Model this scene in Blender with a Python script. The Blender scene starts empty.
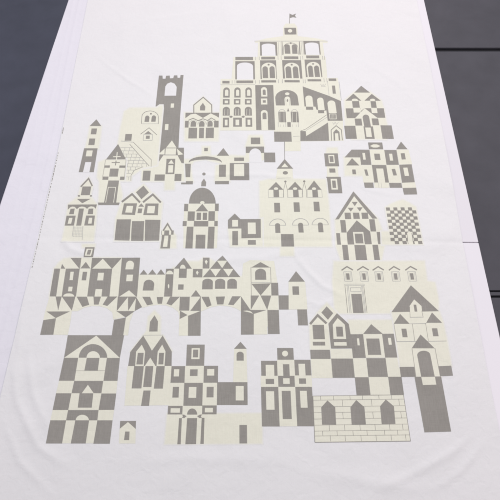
import bpy, math, random
from mathutils import Vector, noise
from mathutils.geometry import tessellate_polygon
random.seed(4)
scn = bpy.context.scene
COL = scn.collection
# ------------------------------------------------------------------ camera
F = 500.0
TH = math.atan(1047.0 / F)              # downward pitch
CH = 1.40                               # camera height over the table top (table top = z 0)
fw = Vector((0, math.cos(TH), -math.sin(TH)))
up = Vector((0, math.sin(TH), math.cos(TH)))
cam_d = bpy.data.cameras.new('camera'); cam = bpy.data.objects.new('camera', cam_d); COL.objects.link(cam)
cam.location = (0, 0, CH)
cam.rotation_euler = (math.pi / 2 - TH, 0, 0)
cam_d.sensor_width = 36; cam_d.lens = 36 * F / 500.0
cam_d.clip_start = 0.05; cam_d.clip_end = 60
scn.camera = cam


def hit(px, py, z=0.0):
    "where the table (or the floor) is met by the sight line of a measured point of the survey photo"
    d = fw * F + Vector((px - 250, 0, 0)) + up * (250 - py)
    t = (z - CH) / d.z
    return (d.x * t, d.y * t)


# ------------------------------------------------------------------ materials
def mat(name, col, rough=0.85, streak=0.03, mottle=0.02, sheen=0.0, spec=0.3, bump=0.0, bscale=900, stretch=(420, 26, 26), crinkle=0.0):
    m = bpy.data.materials.new(name); m.use_nodes = True
    nt = m.node_tree; b = nt.nodes['Principled BSDF']
    b.inputs['Roughness'].default_value = rough
    b.inputs['Specular IOR Level'].default_value = spec
    if sheen:
        b.inputs['Sheen Weight'].default_value = sheen
        b.inputs['Sheen Roughness'].default_value = 0.6
    tc = nt.nodes.new('ShaderNodeTexCoord')
    mp = nt.nodes.new('ShaderNodeMapping'); mp.inputs['Scale'].default_value = stretch
    n1 = nt.nodes.new('ShaderNodeTexNoise'); n1.inputs['Scale'].default_value = 1.0; n1.inputs['Detail'].default_value = 3
    mp2 = nt.nodes.new('ShaderNodeMapping'); mp2.inputs['Scale'].default_value = (stretch[1], stretch[0], stretch[2])
    n1b = nt.nodes.new('ShaderNodeTexNoise'); n1b.inputs['Scale'].default_value = 1.0; n1b.inputs['Detail'].default_value = 3
    n2 = nt.nodes.new('ShaderNodeTexNoise'); n2.inputs['Scale'].default_value = 9; n2.inputs['Detail'].default_value = 5
    nt.links.new(tc.outputs['Object'], mp.inputs[0]); nt.links.new(mp.outputs[0], n1.inputs['Vector'])
    nt.links.new(tc.outputs['Object'], mp2.inputs[0]); nt.links.new(mp2.outputs[0], n1b.inputs['Vector'])
    nt.links.new(tc.outputs['Object'], n2.inputs['Vector'])

    def math_(op, a, b_):
        n = nt.nodes.new('ShaderNodeMath'); n.operation = op
        for i, v in enumerate((a, b_)):
            if isinstance(v, (int, float)): n.inputs[i].default_value = v
            else: nt.links.new(v, n.inputs[i])
        return n.outputs[0]
    s = math_('ADD', math_('MULTIPLY', math_('SUBTRACT', n1.outputs['Fac'], 0.5), streak * 2),
              math_('MULTIPLY', math_('SUBTRACT', n1b.outputs['Fac'], 0.5), streak * 1.1))
    s = math_('ADD', s, math_('MULTIPLY', math_('SUBTRACT', n2.outputs['Fac'], 0.5), mottle * 2))
    s = math_('ADD', s, 1.0)
    vm = nt.nodes.new('ShaderNodeVectorMath'); vm.operation = 'SCALE'
    vm.inputs[0].default_value = col
    nt.links.new(s, vm.inputs['Scale'])
    nt.links.new(vm.outputs[0], b.inputs['Base Color'])
    if bump:
        bp = nt.nodes.new('ShaderNodeBump'); bp.inputs['Strength'].default_value = bump; bp.inputs['Distance'].default_value = 0.001
        nb = nt.nodes.new('ShaderNodeTexNoise'); nb.inputs['Scale'].default_value = bscale; nb.inputs['Detail'].default_value = 2
        nt.links.new(tc.outputs['Object'], nb.inputs['Vector'])
        nt.links.new(nb.outputs['Fac'], bp.inputs['Height']); nt.links.new(bp.outputs[0], b.inputs['Normal'])
        if sheen:                        # fine creases of handled cotton
            prev = None
            for sc_, det, dist, st in ((13.0, 4.0, 0.0075, 1.0), (38.0, 3.0, 0.0016, 1.0)):
                nz = nt.nodes.new('ShaderNodeTexNoise'); nz.noise_type = 'RIDGED_MULTIFRACTAL' if sc_ < 20 else 'FBM'
                nz.inputs['Scale'].default_value = sc_ if sc_ > 20 else 5.0; nz.inputs['Detail'].default_value = det; nz.inputs['Distortion'].default_value = 0.6
                nt.links.new(tc.outputs['Object'], nz.inputs['Vector'])
                b2 = nt.nodes.new('ShaderNodeBump'); b2.inputs['Strength'].default_value = st; b2.inputs['Distance'].default_value = dist
                nt.links.new(nz.outputs['Fac'], b2.inputs['Height'])
                if prev: nt.links.new(prev.outputs[0], b2.inputs['Normal'])
                prev = b2
            nt.links.new(prev.outputs[0], bp.inputs['Normal'])
    return m


M_CLOTH = mat('white cotton', (0.788, 0.775, 0.779), 0.95, 0.022, 0.016, 0.15, 0.15, 0.25)
M_GREY = mat('warm grey textile ink', (0.305, 0.287, 0.262), 0.9, 0.14, 0.10, 0.1, 0.2, 0.25)
CC = (0.783, 0.765, 0.650)
M_CREAM = mat('cream textile ink', CC, 0.92, 0.05, 0.03, 0.1, 0.2, 0.25)
M_FADE = []
for k_, q_ in (('thin', .28), ('half', .52), ('near full', .78)):     # ink bleeding out at the rim of the cream areas
    M_FADE.append(mat('cream ink rim ' + k_, tuple(a * (1 - q_) + b * q_ for a, b in zip((0.788, 0.775, 0.779), CC)), 0.93, 0.045, 0.02, 0.1, 0.2, 0.25))
M_FAINT = mat('thin grey line ink', (0.46, 0.45, 0.42), 0.9, 0.12, 0.03, 0.1, 0.2)
M_LINER = mat('lilac white liner', (0.765, 0.745, 0.80), 0.9, 0.015, 0.01, 0.1, 0.2, 0.2)
M_TABLE = mat('white laminate', (0.79, 0.765, 0.805), 0.45, 0.004, 0.008, 0, 0.4, 0.0)
M_EDGE = mat('dark grey joint edge', (0.10, 0.10, 0.12), 0.6, 0.02, 0.02)
M_FLOOR = mat('dark grey floor panel', (0.087, 0.086, 0.102), 0.62, 0.06, 0.20, 0, 0.4, 0.15, 500, (260, 260, 60))
M_FLOORB = mat('floor panel with painted cool light', (0.070, 0.077, 0.108), 0.62, 0.06, 0.20, 0, 0.4, 0.15, 500, (260, 260, 60))  # left floor: bluish cast of the light put into the panel colour
M_GAP = mat('black floor joint', (0.012, 0.012, 0.016), 0.8)
M_METAL = mat('grey steel leg', (0.35, 0.35, 0.37), 0.4)
M_METAL.node_tree.nodes['Principled BSDF'].inputs['Metallic'].default_value = 0.8

# ------------------------------------------------------------------ cloth relief
RIDGES = [  # measured folds: points, height (m), half width (m)
    ([(98, 58), (125, 78), (156, 98)], 0.0016, 0.010),
    ([(100, 40), (150, 20), (210, 12)], 0.0012, 0.016),
    ([(60, 236), (72, 250), (98, 258)], 0.0028, 0.014),
    ([(58, 246), (66, 262), (60, 280)], -0.0016, 0.012),
    ([(150, 268), (200, 262), (262, 258), (330, 246)], 0.0016, 0.018),
    ([(170, 174), (215, 176), (262, 175), (330, 184)], 0.0022, 0.011),
    ([(292, 252), (308, 272), (322, 286), (348, 298)], 0.0030, 0.011), ([(306, 300), (318, 306), (336, 300)], 0.0016, 0.010),
    ([(310, 320), (330, 330), (345, 318)], 0.0014, 0.014),
    ([(12, 352), (17, 400), (38, 446), (66, 466)], 0.0028, 0.014), ([(4, 420), (20, 462), (50, 492)], 0.0020, 0.012),
    ([(28, 350), (34, 395), (50, 430)], 0.0026, 0.014),
    ([(385, 486), (420, 470), (452, 452), (470, 436)], 0.0028, 0.015), ([(430, 492), (462, 470), (486, 440)], 0.0016, 0.012),
    ([(300, 470), (370, 482), (430, 490)], 0.0020, 0.024),
    ([(120, 462), (200, 458), (290, 462)], 0.0016, 0.022),
    ([(358, 182), (366, 190), (400, 196)], 0.0012, 0.010),
    ([(455, 300), (450, 360), (462, 430)], 0.0016, 0.022),
    ([(208, 90), (212, 130), (206, 160)], 0.0010, 0.010),
    ([(360, 60), (400, 84), (430, 120)], 0.0012, 0.018),
    ([(26, 300), (20, 340), (16, 380)], 0.0020, 0.014),
]
RID = [([hit(*p) for p in pts], a, w) for pts, a, w in RIDGES]


def seg_d(x, y, pts):
    best = 1e9; bt = 0; n = len(pts) - 1
    for i in range(n):
        ax, ay = pts[i]; bx, by = pts[i + 1]
        dx, dy = bx - ax, by - ay
        t = max(0, min(1, ((x - ax) * dx + (y - ay) * dy) / (dx * dx + dy * dy)))
        d = math.hypot(x - ax - t * dx, y - ay - t * dy)
        if d < best: best = d; bt = (i + t) / n
    return best, bt


JY = hit(250, 240)[1]                    # where the two tables butt


def relief(x, y):
    h = 0.0022
    h += 0.0014 * noise.noise((x * 4.2 + 7, y * 4.2, 1.7))
    h += 0.0006 * noise.noise((x * 11 + 3, y * 6.5, 5.1))
    h += 0.00025 * noise.noise((x * 30 + 3, y * 24, 9.1))
    for pts, a, w in RID:
        d, t = seg_d(x, y, pts)
        if d < 3 * w:
            h += 1.15 * a * math.exp(-(d / (0.72 * w)) ** 2) * (0.25 + 0.75 * math.sin(math.pi * min(1, max(0, t))))
    h -= 0.0018 * math.exp(-((y - JY + 0.012 * x) / 0.0065) ** 2)   # dip over the table joint
    return max(h, 0.0006)


G = 0.006                                # relief grid
_hc = {}


def hg(i, j):
    k = (i, j)
    if k not in _hc: _hc[k] = relief(i * G, j * G)
    return _hc[k]


def hz(x, y):
    "piecewise linear height on the shared triangulated grid"
    i = math.floor(x / G); j = math.floor(y / G)
    u = x / G - i; v = y / G - j
    if u >= v:
        return hg(i, j) + u * (hg(i + 1, j) - hg(i, j)) + v * (hg(i + 1, j + 1) - hg(i + 1, j))
    return hg(i, j) + v * (hg(i, j + 1) - hg(i, j)) + u * (hg(i + 1, j + 1) - hg(i, j + 1))


def gnorm(i, j):
    return (-(hg(i + 1, j) - hg(i - 1, j)) / (2 * G), -(hg(i, j + 1) - hg(i, j - 1)) / (2 * G))


def hn(x, y):
    i = math.floor(x / G); j = math.floor(y / G)
    u = x / G - i; v = y / G - j
    a, b, c, d = gnorm(i, j), gnorm(i + 1, j), gnorm(i, j + 1), gnorm(i + 1, j + 1)
    nx = (a[0] * (1 - u) + b[0] * u) * (1 - v) + (c[0] * (1 - u) + d[0] * u) * v
    ny = (a[1] * (1 - u) + b[1] * u) * (1 - v) + (c[1] * (1 - u) + d[1] * u) * v
    return Vector((nx, ny, 1)).normalized()


def clip(poly, a, b, c):
    "keep the side a*x+b*y+c >= 0"
    out = []
    n = len(poly)
    for k in range(n):
        p, q = poly[k], poly[(k + 1) % n]
        dp = a * p[0] + b * p[1] + c; dq = a * q[0] + b * q[1] + c
        if dp >= 0: out.append(p)
        if (dp > 0 and dq < 0) or (dp < 0 and dq > 0):
            t = dp / (dp - dq)
            out.append((p[0] + t * (q[0] - p[0]), p[1] + t * (q[1] - p[1])))
    return out


class Sheet:
    "faces laid on the relief, cut along the shared grid so they follow every fold"
    def __init__(s): s.v = []; s.f = []; s.m = []; s.n = []

    def poly(s, pts, m, lift):
        tris = tessellate_polygon([[Vector((p[0], p[1], 0)) for p in pts]])
        for tr in tris:
            t = [pts[k] if isinstance(k, int) else k for k in tr]
            ar = (t[1][0] - t[0][0]) * (t[2][1] - t[0][1]) - (t[2][0] - t[0][0]) * (t[1][1] - t[0][1])
            if abs(ar) < 1e-10: continue
            if ar < 0: t = t[::-1]
            j0 = math.floor(min(p[1] for p in t) / G); j1 = math.floor(max(p[1] for p in t) / G)
            for j in range(j0, j1 + 1):
                row = clip(clip(t, 0, 1, -j * G), 0, -1, (j + 1) * G)
                if len(row) < 3: continue
                i0 = math.floor(min(p[0] for p in row) / G); i1 = math.floor(max(p[0] for p in row) / G)
                for i in range(i0, i1 + 1):
                    c = clip(clip(row, 1, 0, -i * G), -1, 0, (i + 1) * G)
                    if len(c) < 3: continue
                    k = (i - j) * G
                    for sg in (1, -1):
                        h = clip(c, sg, -sg, -sg * k)
                        if len(h) < 3: continue
                        area = 0
                        for q in range(len(h)):
                            p0, p1 = h[q], h[(q + 1) % len(h)]
                            area += p0[0] * p1[1] - p1[0] * p0[1]
                        if abs(area) < 1e-10: continue
                        b = len(s.v)
                        for (x, y) in h:
                            # evaluate on the plane of this very triangle
                            u = x / G - i; w = y / G - j
                            if sg == 1: z = hg(i, j) + u * (hg(i + 1, j) - hg(i, j)) + w * (hg(i + 1, j + 1) - hg(i + 1, j))
                            else: z = hg(i, j) + w * (hg(i, j + 1) - hg(i, j)) + u * (hg(i + 1, j + 1) - hg(i, j + 1))
                            s.v.append((x, y, z + lift)); s.n.append(hn(x, y))
                        s.f.append(tuple(range(b, b + len(h)))); s.m.append(m)

    def build(s, name, mats, parent=None):
        me = bpy.data.meshes.new(name); me.from_pydata(s.v, [], s.f)
        for m in mats: me.materials.append(m)
        me.polygons.foreach_set('material_index', s.m)
        me.polygons.foreach_set('use_smooth', [True] * len(s.f))
        me.update()
        me.normals_split_custom_set_from_vertices([tuple(n) for n in s.n])
        o = bpy.data.objects.new(name, me); COL.objects.link(o)
        if parent: o.parent = parent
        return o


# ------------------------------------------------------------------ print shapes (survey units, y down)
VX, VY = 235.0, -797.0                   # the upright threads of the cloth converge here in the survey


def sh(x, y, y2): return VX + (x - VX) * (y2 - VY) / (y - VY)


def R(c, x0, y0, x1, y1): return (c, [(x0, y0), (x1, y0), (sh(x1, y0, y1), y1), (sh(x0, y0, y1), y1)])
def P(c, *pts): return (c, list(pts))
def T(c, x0, x1, y, xa, ya): return (c, [(x0, y), (xa, ya), (x1, y)])


def A(c, x0, y0, x1, y1, r):
    "upright opening with an arched head"
    xm = (x0 + x1) / 2; hw = (x1 - x0) / 2
    pts = [(xm - hw * math.cos(a), y0 + r - r * math.sin(a)) for a in [math.pi * k / 14 for k in range(15)]]
    return (c, pts + [(sh(x1, y0, y1), y1), (sh(x0, y0, y1), y1)])


def E(c, x, y, rx, ry): return (c, [(x + rx * math.cos(a), y + ry * math.sin(a)) for a in [2 * math.pi * k / 20 for k in range(20)]])
def H(c, x, y, rx, ry): return (c, [(x + rx * math.cos(a), y - ry * math.sin(a)) for a in [math.pi * k / 18 for k in range(19)]])


def L(c, w, *pts):
    "one stroke of width w, mitred"
    n = len(pts); a = []; b = []
    for k in range(n):
        def nrm(p, q):
            d = math.hypot(q[0] - p[0], q[1] - p[1]) or 1
            return (-(q[1] - p[1]) / d, (q[0] - p[0]) / d)
        ns = []
        if k > 0: ns.append(nrm(pts[k - 1], pts[k]))
        if k < n - 1: ns.append(nrm(pts[k], pts[k + 1]))
        mx = sum(v[0] for v in ns) / len(ns); my = sum(v[1] for v in ns) / len(ns)
        l2 = mx * mx + my * my or 1
        mx, my = mx / l2, my / l2
        ml = math.hypot(mx, my)
        if ml > 2: mx, my = mx * 2 / ml, my * 2 / ml
        x, y = pts[k]
        a.append((x + mx * w / 2, y + my * w / 2)); b.append((x - mx * w / 2, y - my * w / 2))
    return (c, a + b[::-1])


def arc(x, y, rx, ry, n=12, a0=0, a1=180):
    return [(x + rx * math.cos(math.radians(180 - (a0 + (a1 - a0) * k / n))), y - ry * math.sin(math.radians(a0 + (a1 - a0) * k / n))) for k in range(n + 1)]


def LL(c, w, y, xs, h0, h1): return [L(c, w, (x, h0), (sh(x, h0, h1), h1)) for x in xs]


def box(c, w, x0, y0, x1, y1):
    a = (x0, y0); b = (x1, y0); d = (sh(x1, y0, y1), y1); e = (sh(x0, y0, y1), y1)
    return [L(c, w, a, b), L(c, w, b, d), L(c, w, d, e), L(c, w, e, a)]


MOT = []          # (name, label, shapes)
def motif(name, label, *groups):
    s = []
    for g in groups:
        if isinstance(g, list): s += g
        else: s.append(g)
    MOT.append((name, label, s))
# ---- palace on the hill
_tk = []
for xs, y0, y1 in (((277.9, 281.0, 300.2, 302.6, 322.4, 324.2), 56.3, 60.3), ((255.3, 259.2), 57.2, 60.6), ((232.2, 235.0, 255.4, 259.3), 80.6, 84),
                   ((278.3, 282.2, 303.0, 305.0), 79.8, 83.6), ((323.8, 326.6), 78.6, 82.6)):
    _tk += LL('l', .55, 0, xs, y0, y1)
_win = []
for i, (a, b) in enumerate(((223.3, 229.8), (234.3, 240.6), (245.3, 251.7))):
    _win += [A('g', a, 87.8, b, 98, 3), A('c', a + 1.7, 90, b - 1.4, 96.2, 1.6),
             R('g', a - .4, 99.5, b - .2, 105), R('c', a + 1.4, 101, b - 1.8, 103.6),
             A('g', a - .5, 107.3, b + .1, 116.2, 3), L('c', .35, (a + 1.6, 109.5), (a + 1.2, 115.8)), L('c', .35, (b - 1.8, 109.5), (b - 1.9, 115.8))]
_win += [R('g', 223, 118.2, 229.1, 127.8), R('c', 224.9, 120.2, 227.6, 126), R('g', 233.2, 118.2, 241.9, 127.3), R('c', 235.6, 120.2, 239.2, 125.8),
         R('g', 245.5, 118.2, 252.1, 127.3), R('c', 247.5, 120.2, 250.3, 125.5), P('g', (231, 116), (233.2, 117.4), (231, 118.6), (229, 117.4)), P('g', (243.2, 116), (245.3, 117.4), (243.2, 118.6), (241.2, 117.4))]
motif('printed_palace', 'largest printed building, a tiered palace with a flag, arcades and a diagonal stair',
    L('g', .55, (289.7, 14), (289.4, 24.5)), P('g', (289.7, 14.3), (292.5, 15.3), (296.2, 14), (294.9, 16), (296.4, 18.2), (293, 17.6), (289.7, 18.6)),
    P('c', (285.5, 24), (294.5, 24), (297.2, 27.5), (297.6, 36.5), (318, 39), (327.5, 41.4), (327.5, 43.3), (255, 43.3), (255, 41.8), (266, 39), (283, 36.5), (283.2, 27.5)),
    R('g', 284.2, 28.2, 296, 35), E('c', 290, 31.3, 2.2, 1.7), L('l', .5, (254.5, 41.7), (327.5, 41.5)),
    P('c', (258, 43), (322.6, 43), (324.6, 58), (257.6, 58)), P('c', (233.4, 57.6), (325.5, 57.6), (327.4, 80), (231.5, 80)),
    P('c', (220.8, 79.4), (337.5, 78.2), (338.6, 84), (220.4, 84.6)),
    P('c', (220.8, 84), (338.6, 83.5), (342.8, 121), (343.6, 141.4), (274, 142.2), (274, 131), (218.6, 131)),
    P('c', (285, 142), (300.5, 142), (300.8, 151.5), (285, 151.5)),
    R('g', 259.8, 42.4, 276.8, 56.2), A('w', 261.6, 44.2, 275.1, 56.4, 2.2), R('g', 261.2, 57.3, 275, 60), *LL('l', .4, 0, (278.2, 280.9), 42.5, 56),
    R('g', 281.6, 42, 282.3, 55.6), L('g', .45, *([(283.3, 55)] + arc(290.7, 48, 7.2, 4.6, 10) + [(298.6, 55)])),
    A('g', 284.3, 44.8, 289.8, 54.2, 2), A('g', 291.7, 44.8, 296.9, 54.2, 2), E('g', 290.7, 43.6, 1, .9), P('g', (298.8, 42), (299.6, 42), (300.6, 55), (299.4, 55)),
    R('g', 284, 56.8, 298.2, 59.6), *LL('l', .4, 0, (301, 302.6), 42, 55),
    R('g', 303.2, 41.4, 319.4, 55), A('w', 304.9, 43, 318.4, 55.3, 2.2), R('g', 306, 55.9, 319, 58.8),
    R('g', 235.4, 57.4, 253, 60.6), R('g', 235.3, 61.6, 254.6, 79.8), A('w', 236.9, 63, 253, 80, 3.6),
    R('g', 260, 60.8, 276, 79.6), A('c', 261.4, 63.2, 275.6, 79.8, 5), A('g', 262.4, 66.8, 267.8, 78.6, 2.4), A('g', 269.4, 66.8, 274.6, 78.6, 2.4), E('g', 268.6, 65.2, 1.1, .9),
    R('g', 282, 60.6, 301, 79), A('c', 284.2, 63.2, 299, 79.2, 5), A('g', 285.4, 66.8, 291, 78.6, 2.4), A('g', 292.6, 66.8, 298, 78.6, 2.4), E('g', 291.7, 65.2, 1.1, .9),
    R('g', 304.4, 60, 320.6, 77.6), A('c', 306.4, 62.4, 319.8, 77.8, 5), A('g', 307.8, 66, 312.6, 77.4, 2.4), A('g', 313.9, 66, 318.9, 77.4, 2.4), E('g', 313, 64.4, 1.1, .8),
    R('g', 222.4, 81.3, 229.6, 83.9), R('g', 236.4, 80.9, 253.2, 83.6), R('g', 261.2, 80.7, 276, 83), R('g', 284.4, 80.5, 299.6, 82.8), R('g', 307.4, 79.6, 321, 81.8), R('g', 328.4, 78.8, 336, 81.4),
    L('l', .4, (220.6, 85.2), (255, 85)), _tk, _win,
    R('g', 255.2, 85.5, 273.2, 130.5), A('c', 261, 87.6, 267, 97, 2.6), A('g', 262.6, 90, 265.6, 95.4, 1.4), R('c', 260.9, 99, 267.1, 105), R('g', 262.7, 100.7, 265.7, 103.2),
    A('c', 260.8, 110.6, 267.6, 121, 2.8), A('g', 262.4, 113, 266.3, 119.8, 1.6), R('c', 261.2, 120.8, 267.8, 131),
    A('g', 275.2, 90.4, 297.8, 106, 8), E('c', 287.2, 94.3, 2.2, 1.4), A('c', 284.4, 97, 290.2, 106.2, 2.8), E('g', 287.4, 101, .8, 1.4), *LL('l', .35, 0, (285.6, 289.2), 99, 106),
    *[q for a, b in ((278.2, 285.6), (290.6, 298.2)) for q in (R('g', a, 112.2, b, 122.8), L('l', .5, *arc((a + b) / 2, 113, 3.2, 3, 8)), L('c', .4, (a + 1.7, 113), (a + 1.7, 122.8)), L('c', .4, (b - 1.7, 113), (b - 1.6, 122.8)),
        L('l', .5, (a, 122.8), (a, 127.6)), L('l', .5, (b, 122.8), (b + .2, 127.6)), L('l', .4, (a + 2, 125), (a + 2, 127.4)), L('l', .4, (b - 2, 125), (b - 2, 127.4)))],
    P('g', (288.1, 108.6), (289.3, 112), (286.9, 112)), R('g', 287.1, 122.6, 290.5, 127.4),
    R('g', 274, 132.2, 291.2, 142.2), L('l', .5, (293, 136.8), (299.8, 136.6)),
    P('g', (302.6, 86.8), (328.5, 96.2), (340.8, 101.6), (342.6, 121.4), (327.6, 121.4), (326.2, 111), (324.5, 111.4), (316.4, 110.2), (315.4, 107.2), (304.4, 107)),
    A('c', 305.2, 96, 312.4, 107.4, 2.8), A('c', 317, 98, 323.4, 110.8, 2.8), A('c', 327.3, 101, 335.2, 113.8, 3.2), R('g', 305.8, 107.2, 312.9, 110.3), R('g', 317.8, 110.6, 323.8, 113.8),
    *box('c', .5, 329.2, 114.6, 335.9, 119.6), *[L('c', .25, (329.6 + k * 1.3, 115), (329.9 + k * 1.3, 119.4)) for k in range(5)],
    P('g', (300.3, 131.5), (305.6, 131.5), (306.2, 136.6), (327.9, 123), (329, 141.4), (300.3, 141.6)), L('g', .5, (300.3, 131.6), (305.6, 129.6), (326.6, 115.4)), L('l', .45, (306, 131), (326.8, 117.8)),
    R('g', 331.8, 86, 334.9, 94.2), *LL('l', .4, 0, (327.4,), 81.5, 96), *LL('l', .4, 0, (339,), 82, 100.8),
    L('l', .4, (320.5, 84.4), (322, 87), (323, 84.6), (324, 87), (325.6, 84.2)), L('l', .4, (320.8, 86.6), (325.6, 86.8)),
    L('g', .8, (331.4, 141.2), (331, 130.6), (336, 126.3), (341.2, 130.4), (342.2, 141)), P('g', (333.6, 141.2), (333.2, 132.8), (336.1, 129.8), (339.3, 132.6), (340.1, 141)), P('c', (335, 141.3), (334.8, 134), (338, 134), (338.6, 141.2)),
    L('l', .4, (332.4, 123), (333.6, 125), (335, 122.8), (336.4, 125), (338.4, 122.8)))
# ---- right hand houses, upper
motif('printed_manor', 'printed manor of grey and cream checks with three gables, right of the palace stair',
    P('c', (344.6, 101), (354.5, 92.5), (369.5, 92.5), (381, 101), (383.6, 109), (385, 118.4), (387, 126), (386, 139.6), (352, 139.6), (345.5, 127), (345, 119)),
    P('g', (361, 86.3), (369.9, 93.2), (354.1, 93.2)), P('g', (345.2, 101.3), (353.2, 94.2), (361.2, 101.3)), P('g', (364.2, 101.3), (371.6, 94.4), (380.8, 101.3)),
    E('c', 354.6, 100.6, 3, 1.4), E('c', 372.4, 100.5, 2.6, 1.3), P('c', (353.6, 101.6), (355, 99.2), (359, 101.6)),
    R('g', 351.8, 101.7, 358.8, 108.4), R('g', 370.2, 101.7, 375.6, 108.4),
    P('g', (345.5, 109), (383.6, 108.7), (385.2, 118.2), (346.6, 118.9)), R('c', 353, 108.6, 360, 113.2), R('c', 370.9, 108.5, 376.6, 113.6), P('c', (360.3, 108.6), (364.6, 108.6), (360.3, 112)), P('c', (359.5, 108.5), (370.8, 108.5), (370.8, 108.8), (359.5, 108.8)),
    P('c', (354.8, 118.9), (364.5, 108.9), (377.4, 118.6)),
    R('g', 354.4, 119.2, 361.2, 126.2), R('g', 371.4, 119, 378, 125.8), A('g', 362.4, 115.2, 369, 127.3, 3),
    R('g', 344, 126.4, 355.1, 139.5), R('g', 380.2, 125.8, 391.4, 139.4), R('g', 363.3, 127, 372.7, 139.5), R('c', 365, 128.2, 370.4, 137.6))
motif('printed_terrace', 'printed terrace of narrow houses in alternating grey and cream, below the checked manor',
    P('c', (344.2, 158), (360.2, 158), (362.6, 176), (344.8, 176)), R('g', 367.8, 143, 382, 149.8), P('c', (369.8, 146.6), (373, 144.9), (376.6, 144.9), (380.2, 146.6), (377, 148.1), (373, 148.1)),
    P('g', (344.3, 158.1), (351.4, 150.3), (369.2, 150.3), (371.2, 165.4), (360.8, 165.4), (360.2, 158.1)), R('c', 362.1, 153.6, 364.7, 160.2),
    T('g', 346, 359.2, 166.1, 351.8, 158.8), L('g', .45, (360.1, 158), (362.8, 176)), R('g', 351.8, 170.1, 355.4, 174.9),
    R('c', 361, 165.6, 371.7, 183), P('g', (364, 170), (366.8, 170), (368.4, 176.2), (365.6, 176.2)), R('g', 363.8, 183, 373, 188.4),
    R('c', 369.4, 150.2, 384, 165.4), R('g', 373.8, 154.2, 379.5, 160.5), R('g', 371.6, 165.5, 386.2, 183), R('c', 373.8, 183, 388.6, 188.2), R('c', 375.9, 169, 383, 188.4), *LL('l', .3, 0, (378, 380.8), 183, 188.2),
    R('g', 384, 150.4, 396.2, 165.2), R('c', 388.8, 154.2, 391.9, 161), R('c', 386, 165.4, 398.6, 183.2), P('g', (391.4, 169.4), (394.9, 169.2), (396.8, 175.8), (393.2, 176)), R('g', 388.9, 183.4, 401.2, 188.2),
    T('g', 396, 407.4, 149.7, 400.8, 142), P('c', (396.2, 150), (408.2, 150), (412, 164.6), (399, 165)), P('g', (400.4, 153.8), (404.4, 153.6), (405.6, 159.8), (401.6, 160)),
    P('g', (399, 165.2), (411.4, 164.8), (414.6, 182.6), (401.9, 183.2)), P('c', (403, 168.2), (407.2, 168), (408.9, 176.2), (404.6, 176.4)), P('c', (401.6, 183.2), (414.8, 182.6), (416, 188), (402.4, 188.4)), P('g', (402.4, 188.4), (416, 188.1), (417, 194.8), (403.8, 195)))
motif('printed_stacked_blocks', 'two printed grey squares with outlined windows stacked over a small block',
    P('c', (327.5, 148.6), (336.5, 148.6), (338, 153.8), (326, 153.8)), R('g', 324, 154, 337.6, 166.9), R('c', 328.1, 155.5, 334, 163.8), R('g', 329.2, 156.7, 333, 162.6), P('c', (326.6, 166.9), (337.6, 166.9), (338.4, 177.3), (327, 177.3)),
    R('g', 329, 169, 335, 173.2), R('g', 326.1, 177.3, 340.5, 193.7), R('c', 330.4, 179.3, 336.8, 190), R('g', 331.8, 181, 335.4, 188.4))
motif('printed_gabled_house', 'printed timbered gable house with triangles in its pointed roof',
    P('c', (353.6, 194), (338, 219), (335.2, 219.6), (335.8, 233), (335.8, 245.5), (341.4, 262), (381, 261.4), (384.4, 244.5), (382.4, 232), (377.4, 218.8)),
    P('g', (353.2, 191.8), (377.2, 218.9), (372.3, 219.1), (354, 196.6), (338.8, 219.6), (335.1, 219.9)),
    P('g', (351.6, 202.2), (357.6, 202.2), (354.6, 206.6)), P('g', (347.6, 208.1), (353.6, 208.1), (350.6, 212)), P('g', (356.6, 207.8), (362.6, 207.6), (359.7, 211.8)),
    R('g', 344.3, 213, 350.4, 219.4), R('g', 352.7, 213, 359, 219.2), R('g', 361.2, 213, 367.6, 219.2), R('g', 340, 220.4, 345.2, 232.9), R('g', 368.9, 219.6, 374.4, 231.8),
    P('g', (356.6, 220.6), (346.6, 233), (347.4, 244.8), (371.8, 244.4), (370, 231.8)), R('c', 352.8, 232.2, 363.2, 245), R('g', 354.5, 233.9, 362.3, 243.6),
    R('g', 336, 233.4, 339.8, 245), R('c', 340.4, 232.9, 346.4, 245), R('g', 376.4, 232.2, 380.6, 244.4), R('g', 341.9, 245.2, 347.4, 262.2), R('g', 354.2, 245.2, 365.2, 261.8), R('g', 372.2, 245, 377.8, 261.2))
_ck = [P('c', (385.4, 208), (390, 205), (397, 202), (402.4, 200.4), (408, 203), (415.4, 207.6), (422.6, 244.6), (391.4, 244.6)), P('c', (381.4, 232), (389, 232), (391.4, 244.6), (382, 244.6))]
def _cq(u, v):
    a = (385.8 + 29.2 * u, 208 - .2 * u); b = (391.2 + 31.1 * u, 244.3)
    return (a[0] + (b[0] - a[0]) * v, a[1] + (b[1] - a[1]) * v)
for _r in range(12):
    for _c in range(8):
        if (_r + _c) % 2 == 0:
            _e = .04
            _ck.append(P('g', _cq((_c - _e) / 8, (_r - _e) / 12), _cq((_c + 1 + _e) / 8, (_r - _e) / 12), _cq((_c + 1 + _e) / 8, (_r + 1 + _e) / 12), _cq((_c - _e) / 8, (_r + 1 + _e) / 12)))
_ck += [P('c', (406.6, 233.6), (408.8, 231.6), (411.4, 232.8), (413.4, 244.5), (408, 244.5)), L('g', .5, (406.6, 233.4), (408, 244.4)), L('g', .5, (411.4, 233.2), (413.4, 244.4))]
motif('printed_chequered_tower', 'printed tower covered in a fine grey chequer, at the right', _ck)
_do = [P('c', (334, 262), (424, 261.6), (426.6, 281.6), (434.5, 283), (438, 300), (438, 313), (335, 313.6), (332.6, 282))]
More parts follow.
